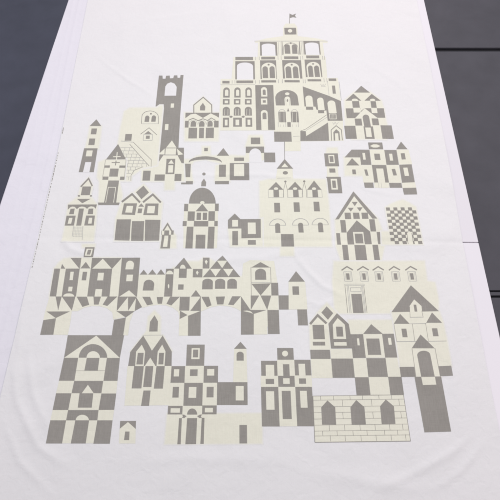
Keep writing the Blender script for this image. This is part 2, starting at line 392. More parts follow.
for x0, x1, xa, b0, b1 in ((341.4, 352.8, 346.8, 343.5, 351.2), (357, 368.6, 362.8, 359.6, 367.3), (372.4, 383.6, 378, 374.5, 382.3), (388.6, 399.8, 393.6, 391, 398.8), (405, 416.6, 410.2, 407.2, 415)):
    _do += [L('g', 1.3, (x0, 270.6), (xa, 266.9), (x1, 270.3)), *box('l', .55, b0, 272, b1, 281.5), *LL('l', .35, 0, (b0 + 1.4, b1 - 1.2), 272.4, 280.6), R('g', b0 + 2.3, 273.6, b1 - 2.1, 280)]
_do += [*box('l', .5, 344.6, 284.4, 364, 285.9), *LL('g', .5, 0, (344.8, 363.6), 286, 313.2), *LL('l', .5, 0, (346.9, 348.2, 361.4, 362.4), 286, 313.2), *box('l', .6, 350.2, 288, 360.6, 292), R('g', 351, 294.2, 361.4, 313.3)]
motif('printed_long_hall', 'printed long cream hall with five small dormers and a tall framed door', _do)
motif('printed_castle', 'printed castle with a broad grey roof above a porch and a long dark pier',
    P('c', (391.4, 312), (438.6, 311.4), (442.6, 323), (446.6, 342), (450.6, 366.2), (400, 367.2), (396.2, 342), (393.6, 324)), P('c', (411, 342), (436, 342), (440.6, 376.6), (415, 376.8)),
    P('g', (410.6, 285.6), (438.6, 311.6), (391.1, 312.6)), P('c', (413.8, 299.8), (409.2, 306.4), (409.7, 317.4), (422.4, 317.1), (421.2, 306.4)), R('g', 413.2, 305, 415.9, 312), L('l', .7, (409.5, 317.7), (423.2, 317.5)), L('g', .4, (409.3, 307), (409.8, 317.6)), L('g', .4, (421.4, 311), (422.8, 317.4)),
    T('g', 393.4, 409.4, 324.2, 399.8, 314.2), T('g', 425.8, 441.6, 323.2, 431.6, 312.8), L('l', .6, (409, 324.2), (426, 323.8)), L('g', .4, (412, 324.4), (414.4, 341.6)), L('g', .4, (425.2, 323.6), (428, 341)), L('g', .4, (393.6, 324.2), (396.4, 342)),
    R('g', 401, 329, 406, 337.6), R('g', 431.4, 328.6, 436.8, 336.6), L('l', .7, (396.2, 342), (446, 341.4)),
    T('g', 411.4, 434.4, 348.6, 420.2, 334.8), L('g', .45, (411.6, 348.8), (415.6, 376.8)), L('g', .45, (434.6, 348.4), (439.8, 376.2)), A('g', 416.8, 351, 430, 376.8, 4.4),
    P('g', (399.2, 367.2), (413.9, 367), (415.3, 377), (400.6, 377.2)), P('g', (438.2, 366.4), (450.6, 366), (452.4, 376), (439.8, 376.4)),
    P('g', (414.2, 377), (440.8, 376.6), (450.8, 431.6), (424.2, 432.4)), P('c', (421, 377.2), (434.6, 377), (436, 384.8), (422.6, 385.2)))
motif('printed_twin_house', 'printed pair of gabled houses with a diamond between them and a chequered base',
    P('c', (326.5, 303.6), (336.8, 313), (328, 323.6), (317.4, 313)), P('c', (309.6, 324), (317.3, 314), (327.6, 324), (330.4, 350), (310.6, 350)), P('c', (348.4, 320.6), (394, 320.6), (395, 334.2), (350, 334.6)),
    P('g', (326.5, 306.6), (333.1, 313.5), (327.8, 320.1), (321.2, 312.9)), L('g', 2.4, (310, 324.4), (317.5, 315.6), (326.4, 323.8)), R('g', 312.3, 325.2, 323.7, 339.5), R('g', 312.6, 342, 324.9, 345.8),
    P('g', (336.8, 313.4), (328.2, 324), (330.9, 348.8), (352.4, 348.6), (350.4, 334.5), (348.6, 324.2)), P('c', (337.4, 318.4), (332.6, 325), (333.3, 339.2), (346, 339.2), (344.7, 325)), R('g', 335.7, 327, 342.4, 336.9), R('c', 333.8, 342.4, 346.3, 345.9),
    P('g', (350, 334.5), (395, 334), (398.2, 357.8), (352.8, 358.2)), T('g', 363, 382.6, 334.2, 371, 324.4), R('c', 362.9, 334.3, 381.8, 358), R('g', 366, 338.8, 379, 355.2), R('c', 356.7, 338.6, 358.9, 345.6), R('c', 387.6, 338.2, 390.6, 345),
    R('g', 310, 350, 329.7, 359.2), R('c', 330, 349.2, 351.8, 358.8), R('c', 310.6, 359.2, 331, 378.2), R('g', 331, 358.8, 352.6, 378), R('c', 352.7, 358.4, 366, 377.8), R('g', 366.1, 358.4, 385.4, 377.1), R('c', 385.2, 357.9, 400, 377),
    R('g', 354.6, 377.4, 368.2, 395.2), R('c', 368.3, 377.2, 387.8, 395), R('g', 387.9, 377, 401.2, 394.8))
_bw = [P('c', (312.8, 396.2), (403.2, 395), (410.2, 441.2), (314.8, 442.4))]
def _bx(x0, y): return x0
_rows = [400.4, 407.0, 412.8, 419.2, 425.3, 431.2, 436.1]
_WN = [((327.3, 400.6), (335.1, 407.5), (336, 424.8), (321.9, 424.8), (321.1, 407.5)), ((356, 400.2), (364.2, 407.3), (365.7, 424.6), (351.5, 424.9), (350.2, 407.5)), ((385.5, 399.6), (393.6, 406.4), (395.2, 424), (381.4, 424.4), (379.8, 406.4))]
for y in _rows:
    xl = 312.8 + (y - 396) * .044; xr = 403 + (y - 395) * .152
    _bw.append(L('g', .42, (xl, y), (xr, y - 1.1)))
for xs, y0, y1 in (((320.4, 333.2, 349.6, 362, 378.4, 391), 396, 400.2), ((342, 371, 398.4), 400, 406.6), ((342.5, 372.4, 400.4), 412.6, 419), ((329, 344.2, 359.6, 374.6, 389, 402), 425, 431),
                   ((322.4, 336.8, 352.6, 366.6, 384, 397), 431, 436), ((330, 344.8, 360.6, 375.6, 390.6, 405), 435.6, 441.6)):
    for x in xs:
        k = (x - 313) / 92 * 1.1
        _bw.append(L('g', .42, (x, y0 - k), (sh(x, y0, y1), y1 - k)))
_bw += [P('g', *w_) for w_ in _WN] + [L('g', .5, (312.8, 396.2), (403.2, 395)), L('g', .5, (403.2, 395), (410.2, 441.2)), L('g', .7, (410.2, 441.2), (314.8, 442.4)), L('g', .6, (314.8, 442.4), (312.8, 396.2))]
motif('printed_brick_wall', 'printed cream brick wall with three pointed grey windows, at the bottom right', _bw)
motif('printed_three_bay_house', 'printed three bay town house with a round window in its turret',
    R('g', 277, 348.2, 293.2, 360), E('c', 285, 353.8, 3, 2.9), R('g', 261, 361, 277, 376), R('c', 265.6, 365, 274, 376), R('c', 277, 360, 294.3, 376), R('g', 282.8, 364.4, 289.2, 376.2), R('g', 294.2, 360, 310.3, 375.6), R('c', 298.3, 364, 304.8, 375.6),
    R('c', 260.6, 376, 278, 387), R('g', 265.6, 379, 274, 384.2), R('g', 278, 376, 294.3, 387), R('c', 283, 378.4, 289.5, 384), R('c', 294.4, 375.6, 311.4, 387), R('g', 298.8, 378.6, 305.8, 384),
    R('g', 261, 387, 278.2, 426.6), R('c', 265.9, 391.4, 274, 409.8), R('c', 278.2, 387, 295.2, 426.4), R('g', 281.6, 391, 290.5, 419.2), R('g', 295.2, 387, 311.8, 426.3), R('c', 299.8, 391, 306.6, 407.8))
motif('printed_block_house', 'printed house of stacked squares with windows, a pillared door and a thin side turret',
    P('c', (167.6, 414.4), (261.6, 413.6), (262, 443.4), (165, 444)), R('g', 187, 344.8, 204.8, 366.2), R('c', 191.8, 348.4, 199.9, 359.3), R('g', 193.2, 349.8, 198.4, 357.6),
    R('g', 171.5, 366.3, 185.4, 383.2), R('c', 174.2, 369.4, 179.4, 376.6), R('c', 185.3, 366, 204.2, 383.2), R('g', 190.2, 369.5, 197.8, 376.2), R('g', 204, 366, 218.2, 383), R('c', 207.3, 369.3, 214.4, 375.8),
    R('c', 169.8, 383, 184.4, 406), R('g', 173, 387, 179.2, 397.8), R('g', 184.4, 383, 203.1, 406), R('c', 189, 387.2, 196.6, 398), R('c', 203, 383, 217.2, 406), R('g', 206.8, 387, 213.8, 397.6), R('g', 217.3, 382.4, 247.4, 405.2), R('c', 235.8, 386.2, 243.7, 400.6),
    P('c', (234.2, 349), (246.4, 349), (247.4, 382.4), (233.2, 382.4)), T('g', 234, 246.8, 349.2, 240.5, 342), A('g', 236.6, 352, 243.7, 361, 2.8),
    R('g', 168.2, 406, 183, 414.6), R('c', 170.9, 408.4, 180.2, 412.8), R('c', 182.8, 406, 202.6, 418.2), H('g', 192.3, 414.8, 5.1, 6.2), R('g', 202.4, 405.6, 216.8, 414.5), R('c', 205, 408, 213, 412.5),
    P('g', (182.2, 414.8), (184.2, 414.8), (186.8, 416.4), (184.6, 418.2), (182, 418), (183, 416.4)), P('g', (202.4, 414.6), (200, 414.8), (197.2, 416.4), (199.4, 418.2), (202, 418), (201, 416.4)),
    P('g', (179.2, 418.2), (182, 418.2), (180.8, 444.4), (177.4, 444.4)), P('g', (187.3, 418.2), (197.2, 418.2), (196.2, 444.2), (185.4, 444.4)), P('g', (201.8, 418), (204.6, 418), (203.8, 444), (200.4, 444)), R('g', 239.4, 425, 247, 443.6))
motif('printed_keep', 'printed tall keep of wide checks under a triangular pediment, at the bottom left',
    P('g', (68, 335.3), (124.2, 335.3), (119.9, 358.1), (64.2, 358.2)), P('c', (64.3, 358), (96.4, 335.8), (119.9, 358)), H('g', 93.2, 357.9, 14.2, 13.7), H('c', 93.4, 357.9, 6.7, 6.6),
    P('g', (64.2, 358), (78.4, 358), (74.7, 381), (59.2, 381)), P('c', (78.4, 358), (107, 358), (103.6, 381), (74.7, 381)), P('g', (87, 358), (99.6, 358), (98, 370.6), (84.6, 370.6)), L('g', .4, (76.4, 371), (105, 370.8)), P('g', (107, 358), (120, 358), (117.6, 381), (103.6, 381)),
    P('c', (59.4, 381), (74.4, 381), (71.8, 393.4), (56.4, 393.4)), P('g', (74.6, 381), (103.4, 381), (101.6, 393.6), (71.9, 393.6)), T('c', 82, 94, 393.5, 88.2, 385), P('c', (103.4, 381), (117.6, 381), (116.4, 393.6), (101.6, 393.6)),
    P('g', (56.4, 393.4), (71.8, 393.4), (68.6, 410.2), (53, 410.2)), P('c', (71.8, 393.4), (101.6, 393.4), (99.4, 410.2), (68.6, 410.2)), P('g', (79.8, 393.4), (93.6, 393.4), (92, 407.8), (78, 407.8)), P('g', (101.6, 393.6), (116.4, 393.6), (114.4, 410.2), (98.8, 410.2)),
    P('c', (53, 410.2), (68.4, 410.2), (66.6, 420.6), (50.8, 420.6)), P('g', (68.4, 410.2), (99, 410.2), (97.8, 420.6), (66.4, 420.6)), H('c', 82.6, 420.5, 6.6, 5.6), P('c', (98.8, 410.2), (114.4, 410), (112.8, 420.6), (97.6, 420.6)),
    P('g', (50.8, 420.4), (66.4, 420.4), (62.4, 443.6), (46.2, 443.6)), P('c', (66.4, 420.5), (75.8, 420.5), (71.4, 443.4), (62.4, 443.4)), P('g', (75.6, 420.4), (89.5, 420.4), (86, 443.6), (71, 443.6)), P('c', (89.4, 420.5), (97.8, 420.5), (94.2, 443.4), (86, 443.4)), P('g', (97.6, 420.4), (112.8, 420.4), (110, 443.8), (93.6, 443.8)))
motif('printed_hut', 'tiny printed cream hut with one grey door, the smallest of the bottom row',
    P('g', (120.4, 421), (136.2, 421), (135.9, 430), (119.9, 430)), P('c', (128.2, 422.2), (135.9, 429), (135.6, 443.6), (119.2, 443.6), (119.8, 429)), P('g', (125.4, 431.6), (129.8, 431.6), (129.4, 440.2), (124.2, 440.2)))
motif('printed_twin_gable_chapel', 'printed chapel with two pointed grey gables and a small pointed window above',
    P('c', (154.6, 311), (160.4, 317), (160.4, 335.4), (143.4, 335.4), (147, 331), (148.6, 317)), P('c', (143.4, 335.4), (163, 335.4), (171.8, 351), (170, 352), (130, 352)), P('g', (154.7, 315.4), (158.1, 321.6), (157.6, 331.7), (149.2, 331.7), (150.1, 322)),
    P('g', (143.3, 335.7), (152.2, 350.6), (162.8, 335.7), (171.9, 351.6), (171.7, 366.1), (128.2, 366.2), (130.4, 352)), P('c', (143.9, 335.6), (162.4, 335.6), (152, 350.8)), L('l', .5, (142.6, 335.4), (163.4, 335.3)),
    P('c', (141.9, 344.8), (145.2, 351.6), (143.8, 366.2), (135.3, 366.2), (136.2, 351.8)), P('g', (137.9, 353), (143.8, 353), (142.9, 364.6), (136.4, 364.6)), P('c', (162.3, 344.8), (165.6, 351.6), (164.6, 366.2), (156.6, 366.2), (157.8, 351.8)), P('g', (159.2, 353), (164.2, 353), (163.4, 364.6), (158.4, 364.6)), T('c', 144.8, 155.6, 366.2, 150.4, 357.8),
    P('c', (127.6, 366.2), (171.7, 366.1), (170.6, 383), (169.4, 405.4), (124.6, 405.8)), P('g', (134.2, 366.2), (143.9, 366.2), (141.5, 388.6), (131.8, 388.6)), P('g', (145.6, 366.2), (153.4, 366.2), (151.6, 387.2), (143.2, 387.2)), P('g', (156.6, 366.2), (164.9, 366.2), (163, 388.8), (153.9, 388.8)), P('g', (143.6, 390.6), (150.8, 390.6), (149.2, 406), (141.2, 406)))
# ---- viaduct
motif('printed_viaduct', 'printed long viaduct of town houses over three open arches, across the middle left',
    # houses
    P('c', (54.5, 268.6), (59, 263), (64, 259), (71, 258.2), (122, 258.2), (139.6, 275), (165.6, 275), (174, 268), (192, 268), (204, 258), (209, 259), (240, 277), (251, 277), (251, 297), (49.8, 297)),
    P('c', (186, 262), (212, 262), (214, 270), (186, 270)),
    P('c', (82.6, 244.6), (95, 244.6), (94.6, 247.6), (82.6, 247.6)), R('g', 85.3, 247.4, 94.8, 257.6), P('c', (86.9, 249), (93, 249), (91.4, 256.2), (85.1, 256.2)), P('g', (88.2, 250), (91.6, 250), (90.4, 255.1), (87, 255.1)),
    P('g', (54.5, 268.8), (60.3, 268.8), (56.4, 297), (49.9, 297)), T('g', 60.8, 65.4, 268.8, 62.2, 264), P('g', (70.6, 258.1), (81.7, 258.1), (79.3, 268.6)), P('g', (66, 268.8), (79.9, 268.8), (76.2, 297), (61.9, 297)),
    P('c', (70.7, 272), (74, 272), (73, 280.4), (69.7, 280.4)), P('c', (68.9, 287), (72.9, 287), (72.2, 291.6), (68.2, 291.6)), H('c', 69, 296.8, 5.6, 3.2),
    P('g', (79.4, 268.6), (81.6, 258.2), (80.2, 268.8)), T('g', 80.8, 90.4, 268.4, 86, 262), R('g', 83, 272, 87.4, 280.6), L('l', .4, (80.6, 268.6), (90.8, 268.6)),
    P('g', (92.2, 258.2), (122, 258.2), (112.4, 268.9), (91, 268.9)), T('c', 92.2, 112, 269, 103, 258.9), P('g', (90.9, 268.9), (112.3, 268.9), (109.6, 297), (87.4, 297)), R('c', 98.3, 273, 104.2, 280.6), P('c', (95.8, 289.3), (102.4, 289.3), (101.6, 297), (94.6, 297)),
    P('g', (122.1, 258), (140.3, 258), (137.2, 297), (118.4, 297)), A('c', 126.3, 261, 134.2, 269.6, 3.8), R('c', 126.9, 275, 133.2, 281.5), T('c', 119.4, 136.2, 296.8, 129.2, 290.5),
    T('g', 139.8, 147.8, 275, 143.9, 270), T('g', 148.2, 156.7, 275, 152.6, 269.8), T('g', 156.9, 165.2, 275, 161.1, 269.6), A('g', 143.7, 280, 154.4, 290.8, 4.8),
    P('g', (166.2, 269.2), (174, 269.2), (172.3, 297), (164.1, 297)), H('c', 169.8, 274.6, 3.6, 3.6), E('c', 168.7, 286.5, .7, 2.1),
    P('g', (184.1, 258), (192, 269.1), (174.2, 269.1)), H('c', 182.9, 269, 2.8, 3.8), R('g', 179.3, 269, 187, 278.2), R('g', 178.4, 284.7, 183.8, 290),
    R('g', 193.1, 269.2, 202.6, 277.7), P('c', (197.3, 270.8), (198.7, 272.8), (197.3, 275.4), (196, 272.8)), T('g', 191, 200.9, 296.9, 196, 290.2),
    R('g', 203, 258, 209.7, 268.8), P('c', (206.3, 260.2), (207.8, 262.2), (206.3, 265), (204.9, 262.2)),
    P('g', (222.6, 255.9), (240.4, 277.4), (202.8, 277.6), (210.2, 268.9), (217, 261.2)), P('c', (217, 261.2), (227.2, 261.2), (222.2, 268.4)), P('c', (203, 269.4), (208.6, 269.2), (203.4, 276.6)), P('c', (210.2, 269.2), (220.9, 269.2), (215.6, 276.8)), P('c', (223.2, 269.2), (233.4, 269.2), (228.6, 276.8)),
    A('g', 202.4, 279, 213, 289.6, 3.4), A('g', 215.1, 279, 225.3, 289.2, 3.4), A('g', 227.3, 279, 236.9, 289, 3.4),
    # left pier
    P('c', (49.9, 296.8), (75.8, 296.8), (82.6, 307), (72, 311.5), (70.6, 322), (68, 335), (53.6, 335), (43.6, 320.2), (45.4, 311.6)),
    P('g', (55.9, 296.8), (62, 296.8), (58.4, 310.8)), P('g', (62, 296.8), (75.7, 296.8), (72.1, 310.9)), P('g', (46.6, 311.7), (70.4, 311.6), (56, 318.3)), P('g', (43.6, 320.3), (56.2, 318.4), (53.6, 334.9), (40.4, 335.1)),
    # arch one
    P('c', (75.6, 296.8), (118, 296.8), (117, 311), (124.8, 317.2), (113.4, 319.8), (112.4, 312.4), (107, 308.4), (100, 306.4), (92, 306.2), (84, 308), (78, 311.4), (72.2, 311.4)),
    P('g', (76.8, 296.9), (87.1, 296.9), (89.5, 305), (82.6, 307.2)), P('g', (93.6, 296.8), (101.2, 296.8), (98.7, 304.8), (94.1, 304.8)), P('g', (107.8, 296.7), (117.6, 296.7), (107.4, 306.2), (102.8, 304.8)),
    P('g', (117.9, 296.9), (136.2, 296.9), (142.6, 307), (134.9, 311.2), (116.8, 311.2)), P('c', (128, 297.4), (128.2, 311.2), (116.9, 311.2)), P('c', (136.1, 298.4), (134.8, 311.2), (128.2, 311.2)), P('g', (128, 297.4), (128.8, 297.2), (128.2, 311)),
    P('g', (116.4, 311.2), (134.9, 311.2), (125.9, 317.6)), P('g', (114.1, 320), (126, 317.6), (123.2, 335.6), (111.8, 335.6)), P('c', (126.1, 317.6), (133.6, 312.4), (130, 322), (128, 335.4), (123.3, 335.4)),
    # arch two
    P('c', (136.2, 296.9), (180.2, 296.9), (180.2, 318.8), (178.2, 312), (173, 308), (166, 305.6), (158, 305), (150, 306), (142.6, 308)),
    P('g', (142.4, 297), (150.2, 297), (153.2, 304.4), (147.2, 305.6)), P('g', (156.8, 297.2), (163.2, 297.2), (162, 304), (157.8, 304)), P('g', (170.2, 297), (180, 297), (171.4, 305.8), (166.6, 304)),
    P('c', (180, 297), (200.6, 297), (200.6, 335.9), (178.8, 335.9)), R('g', 180, 297, 189.9, 310.9), P('g', (200.2, 298), (200.2, 311.2), (190.2, 311.2)), P('g', (180, 310.9), (187.6, 315.3), (179.7, 319.4)), P('g', (200.6, 310.9), (199.8, 336), (188, 336), (188.2, 316)), P('c', (182, 311.5), (200.2, 311.3), (188.8, 315.8)), P('g', (200, 297), (201, 297), (200.6, 336), (199.7, 336)),
    # arch three
    P('c', (200.8, 296.9), (241, 296.7), (240.9, 311.6), (236.6, 309), (230, 306.8), (220, 305.8), (211, 307.4), (201, 311.8)),
    P('g', (201.4, 297), (209, 297), (211.6, 305.6), (207, 307.6)), P('g', (215.8, 297), (225, 296.8), (223.4, 304.8), (217.2, 304.8)), P('g', (232.2, 296.6), (241, 296.6), (233.4, 305.6), (228.2, 305)),
    # right tower
    P('c', (243, 264), (250, 260.6), (274, 261.4), (277.4, 283), (278.4, 296), (241, 297)), T('g', 251, 270.4, 267.9, 260.5, 262.5), *LL('g', .5, 0, (250.9,), 267.6, 310), *LL('g', .5, 0, (270.5,), 267.6, 283), A('g', 255, 269, 266, 280.1, 4.6), L('l', .5, (251, 282.9), (271, 282.7)),
    P('g', (251.4, 284), (271, 283.6), (260.6, 295.8)), R('g', 271, 283, 278, 295.9), P('c', (241, 296), (278.4, 295.8), (279, 334), (241, 311)),
    P('g', (250.7, 295.8), (259.2, 295.8), (250.8, 310.2)), P('g', (260.4, 295.8), (271.2, 295.8), (267.2, 310.2)), R('g', 278.5, 295.6, 288.6, 309.8),
    P('g', (241, 296.6), (250.4, 310.2), (266.6, 310.3), (253.8, 314.2), (253.8, 334.8), (241, 335)), P('c', (243, 311.3), (247, 310.8), (250.6, 311.6), (253.2, 314), (249, 312.6)), P('c', (253.8, 314.2), (266.7, 310.4), (267.4, 334.6), (253.8, 334.8)), R('g', 267.3, 310.2, 278.7, 334.2),
    # end turret
    T('g', 288.3, 304.8, 282, 296, 271.4), P('c', (288.5, 282), (305, 282), (307.4, 309.6), (288.6, 309.8)), R('g', 292.2, 286.6, 298.7, 295.1), R('g', 297.2, 309.6, 306.8, 325.6))
# ---- middle rows
motif('printed_domed_church', 'printed church under a round grey dome with a ball finial',
    E('g', 204, 174.5, 1.7, 1.6), P('g', (204, 178.8), (206.2, 182.4), (206, 186.6), (201.2, 186.6), (201.5, 182.4)), P('c', (184.4, 204), (218, 204), (218, 226), (217, 248.4), (183.4, 248.4), (183.6, 226)),
    H('g', 202.4, 203.9, 13.4, 15.9), R('g', 184.4, 204.3, 188.4, 211.6), R('g', 215, 204, 218.8, 211.4), E('c', 202.4, 202.9, 2.2, 1.5), T('g', 195.6, 208.4, 211.7, 202.4, 204.1),
    R('g', 188, 211.8, 195, 221.2), R('c', 195.4, 211.8, 208.4, 221.4), R('g', 196.8, 213, 201.2, 220.3), R('g', 203, 213, 207.2, 220.3), R('g', 208.6, 211.6, 215, 221.2),
    R('g', 182.9, 221.4, 186.9, 226.5), R('g', 194, 221.3, 208.4, 226.8), R('g', 214.4, 221.3, 217.8, 226.5), P('g', (187, 227), (193.6, 227), (192.6, 248.8), (185.4, 248.8)), R('g', 196, 235, 205.5, 248.8), P('g', (208.4, 227), (214.8, 227), (213.8, 248.8), (207.2, 248.8)))
motif('printed_cottage', 'printed low grey cottage with one large cream window, right of the domed church',
    P('c', (228.4, 229), (262, 219.5), (262.4, 246.6), (230.6, 246.6)), P('g', (234.8, 214), (240.4, 219.6), (260.7, 219.4), (260.9, 238.2), (241.4, 238.6), (241.4, 229), (228, 229), (228, 220.4)),
    R('c', 232.2, 220.4, 238, 227), R('c', 247.8, 223, 255.6, 234.4), R('g', 232.3, 231.4, 238, 245.6), R('g', 247.8, 240.2, 255.8, 245.2))
_pz = [P('c', (260, 182), (268, 180), (325.4, 180), (328.4, 205), (331.4, 246.6), (260, 246.8)), P('c', (280.6, 246.8), (293.4, 246.8), (293.6, 256), (280.6, 256)),
       L('g', .55, (284.4, 138), (284.7, 161)), P('g', (284.6, 159.4), (293.2, 169.2), (276.6, 169.2)), T('c', 281.3, 288.2, 167.6, 284.7, 163.6), P('c', (277.4, 169.2), (292.4, 169.2), (293, 180.2), (275.6, 180.2)), E('g', 285.3, 173.3, 2.6, 1.8), L('l', .4, (277, 178.8), (291, 178.6))]
for a, b, xa, y, d0, d1 in ((268.2, 283.4, 276, 182.4, 273.3, 278.8), (287.4, 302.4, 295, 182.2, 292.8, 298.3), (307, 321.6, 313.9, 181.2, 312, 317.5)):
    _pz += [P('g', (xa, y), (b, 190.3), (a, 190.3)), E('c', xa, 189.2, 2.1, 1.4), R('g', d0, 190.3, d1, 197.8), *LL('l', .4, 0, (a, b), 190.3, 198), L('l', .4, (a, 198), (b, 197.8))]
for x in (285.3, 304.1):
    _pz += [E('g', x, 182, 1.2, 1), L('g', .4, (x, 183), (x - 1.9, 191), (x - 1.9, 198)), L('g', .4, (x, 183), (x + 2.2, 191), (x + 2.4, 198))]
for a, b, y in ((274, 279.8, 203.3), (293.4, 299.3, 202.8), (313.3, 319.1, 202.1)): _pz += [R('g', a, y, b, y + 9.6)]
for x, y, a in ((277.6, 226, 275), (300.4, 225.6, 298), (320.1, 225.2, 317.7)):
    _pz += [L('l', .7, *arc(x, y, 8.1, 6.6, 14)), L('l', .5, (x - 8, y), (x + 8, y - .1)), A('g', a, y - 2.4, a + 5, y + 7.4, 1.8)]
_pz += [R('g', 280.8, 234.5, 293.4, 247)]
motif('printed_palazzo', 'printed cream palazzo with three dormers, small spires and a thin mast', _pz)
motif('printed_bridge', 'printed low arched bridge with a small pediment, left of the white gateway',
    P('c', (184, 160), (191, 160), (197, 156.6), (205, 154.9), (214, 156.4), (217, 155.8), (232, 156), (246, 156.8), (246, 163.4), (232, 163.6), (229.6, 181.6), (215, 181.6), (216, 166), (222, 164), (216, 162.2), (205, 159.2), (194, 161.4), (190.6, 166), (192, 177.6), (193, 181.8), (184, 181.8)),
    P('c', (202.6, 147), (209.8, 147), (210.4, 154.6), (202, 154.6)), R('g', 204.3, 148.2, 208, 151.6), P('g', *(arc(205.3, 162.6, 16.6, 6, 16) + arc(205.4, 162.8, 16, 2.9, 16)[::-1])),
    T('g', 216.8, 229.2, 156.1, 223.4, 148.3), R('g', 185, 164, 190.9, 177.6), R('g', 181.4, 181.5, 193, 184.7), R('g', 219.1, 165, 226, 177.4), R('g', 215, 181.4, 229, 184.6),
    R('g', 234.2, 157.9, 244, 161.4), R('g', 229.8, 163.4, 249.1, 180.6), R('c', 234, 164.4, 244.1, 176.8))
motif('printed_gateway', 'small printed gateway with a white arch and a grey block at each level, above the palazzo mast',
    P('c', (249, 136), (262, 136), (264, 147), (245.6, 147)), R('g', 250.8, 138, 260.1, 144.6), P('c', (245.8, 147), (264, 147), (264, 160), (259.6, 162.6), (245.6, 162.6)), R('g', 245.8, 147, 264, 153.4),
    P('w', *(arc(255.2, 154.8, 6, 6, 12) + [(262, 163), (249.4, 163)])), R('g', 264, 153, 275, 162.6))
motif('printed_dark_tower', 'tall printed grey tower with battlements and an arched window',
    P('g', (159, 76), (162.6, 76), (162.8, 79.2), (165.6, 79.2), (166.2, 76.2), (169.8, 76), (170.1, 78.8), (173.4, 78.6), (174, 75.9), (177.4, 75.8), (177.7, 78.4), (180.3, 78.2), (180.6, 75.6), (183.6, 75.5), (180.2, 117), (178.4, 150), (157.2, 165), (162.6, 109), (162.3, 106.2), (160, 106.2), (158.8, 109.6), (155.4, 109.6)),
    P('w', (164.6, 96.2), (165.4, 87), (167.4, 84.2), (171, 82.8), (174.6, 84.2), (176.8, 87.4), (176.2, 96.2)), R('c', 171, 104, 174.2, 108.2), R('c', 165.3, 124.6, 168.7, 130.4))
motif('printed_gatehouse', 'printed cream gatehouse with a small turret, at the foot of the dark tower',
    P('c', (142, 167), (156.8, 165.4), (163.4, 155.6), (177.6, 155.6), (183.6, 165), (184.4, 181.4), (174.6, 181.4), (174, 190), (165, 190), (165, 181.4), (142, 181.4)),
    P('g', (157.4, 157), (166.2, 147.4), (176.4, 148), (184, 148), (184, 163.6), (181.6, 163.4), (177.6, 155.6), (163.4, 155.6), (156.6, 165.4)),
    P('c', (158.4, 154.6), (164.6, 154.8), (164.8, 148.8)), P('c', (177, 149), (183.4, 154.6), (178, 155.4)), P('c', (172, 140.8), (176.6, 148), (166.2, 148)), P('c', (165.6, 148.6), (176.4, 148.6), (176, 155.2), (165, 155.2)), L('g', .5, (165.6, 148.3), (176.6, 148.3)), L('g', .5, (165.6, 148.3), (165, 155.4)), L('g', .5, (176.6, 148.3), (176, 155.4)), L('l', .4, (165, 155), (176, 155)),
    R('g', 166.6, 159, 175.4, 174.6), T('c', 168.2, 174, 164, 171.4, 160), P('c', (168.5, 165.5), (173.3, 165.5), (172.9, 173), (168, 173)),
    R('g', 143.4, 171, 150.9, 181), R('g', 155, 174.8, 165.1, 181.1), R('g', 174.9, 174.4, 181.7, 181.4))
_br = [P('c', (124.6, 112), (130, 108.6), (157, 108.4), (160, 106.2), (162.4, 106.2), (162.6, 109), (157, 165.2), (150, 167), (143, 168), (131.6, 176), (131, 181), (125.4, 181), (126.2, 160), (118.2, 144.6), (121, 128)),
       L('g', .55, *([(141.6, 124.2), (142, 117)] + arc(150.2, 117, 8.2, 5.6, 10)[1:-1] + [(158.4, 117), (158.4, 124.4)])), L('l', .4, (141.6, 124.2), (158.4, 124.2)), A('g', 145.2, 116, 149.6, 122.4, 2.2), A('g', 151.8, 115.8, 156.2, 122.2, 2.2), E('g', 151, 114.2, 1, .9),
       L('g', .6, (140.6, 134.6), (149.2, 128.2), (157, 135.4)), T('g', 144.4, 152, 134.4, 148.4, 131.4), *box('l', .5, 143.8, 134.8, 152.8, 140.8), R('g', 146.2, 136, 150, 139.2), R('g', 125.6, 134.4, 132.2, 141.2),
       L('g', .5, (133.4, 142.6), (151.4, 160), (151.2, 167)), L('g', .55, (129.8, 144.6), (149.2, 166.2)), L('l', .6, (121, 141.4), (133.4, 142.6)), L('g', .5, (131, 181), (131.2, 175.4), (134.4, 170.6), (143.2, 167))]
for k, y in enumerate((148.0, 151.2, 154.4, 157.6, 160.8, 164.0, 167.2, 170.4, 173.8, 177.2)):
    xl = 120.4 + k * 1.0 if k < 6 else 126.2
    xr = 131 + (y - 145.4) * .9 if y < 166 else (140 - (y - 167) * 1.6 if y < 172 else 131)
    if xr > xl: _br.append(L('l', .45, (xl, y), (xr, y)))
    x = xl + (2.4 if k % 2 else 4.6)
    while x < xr - .5:
        _br.append(L('l', .45, (x, y), (x - .1, y + 3.1))); x += 4.7
motif('printed_stair_house', 'printed cream house with a double arched window and a brick stair running down', _br)
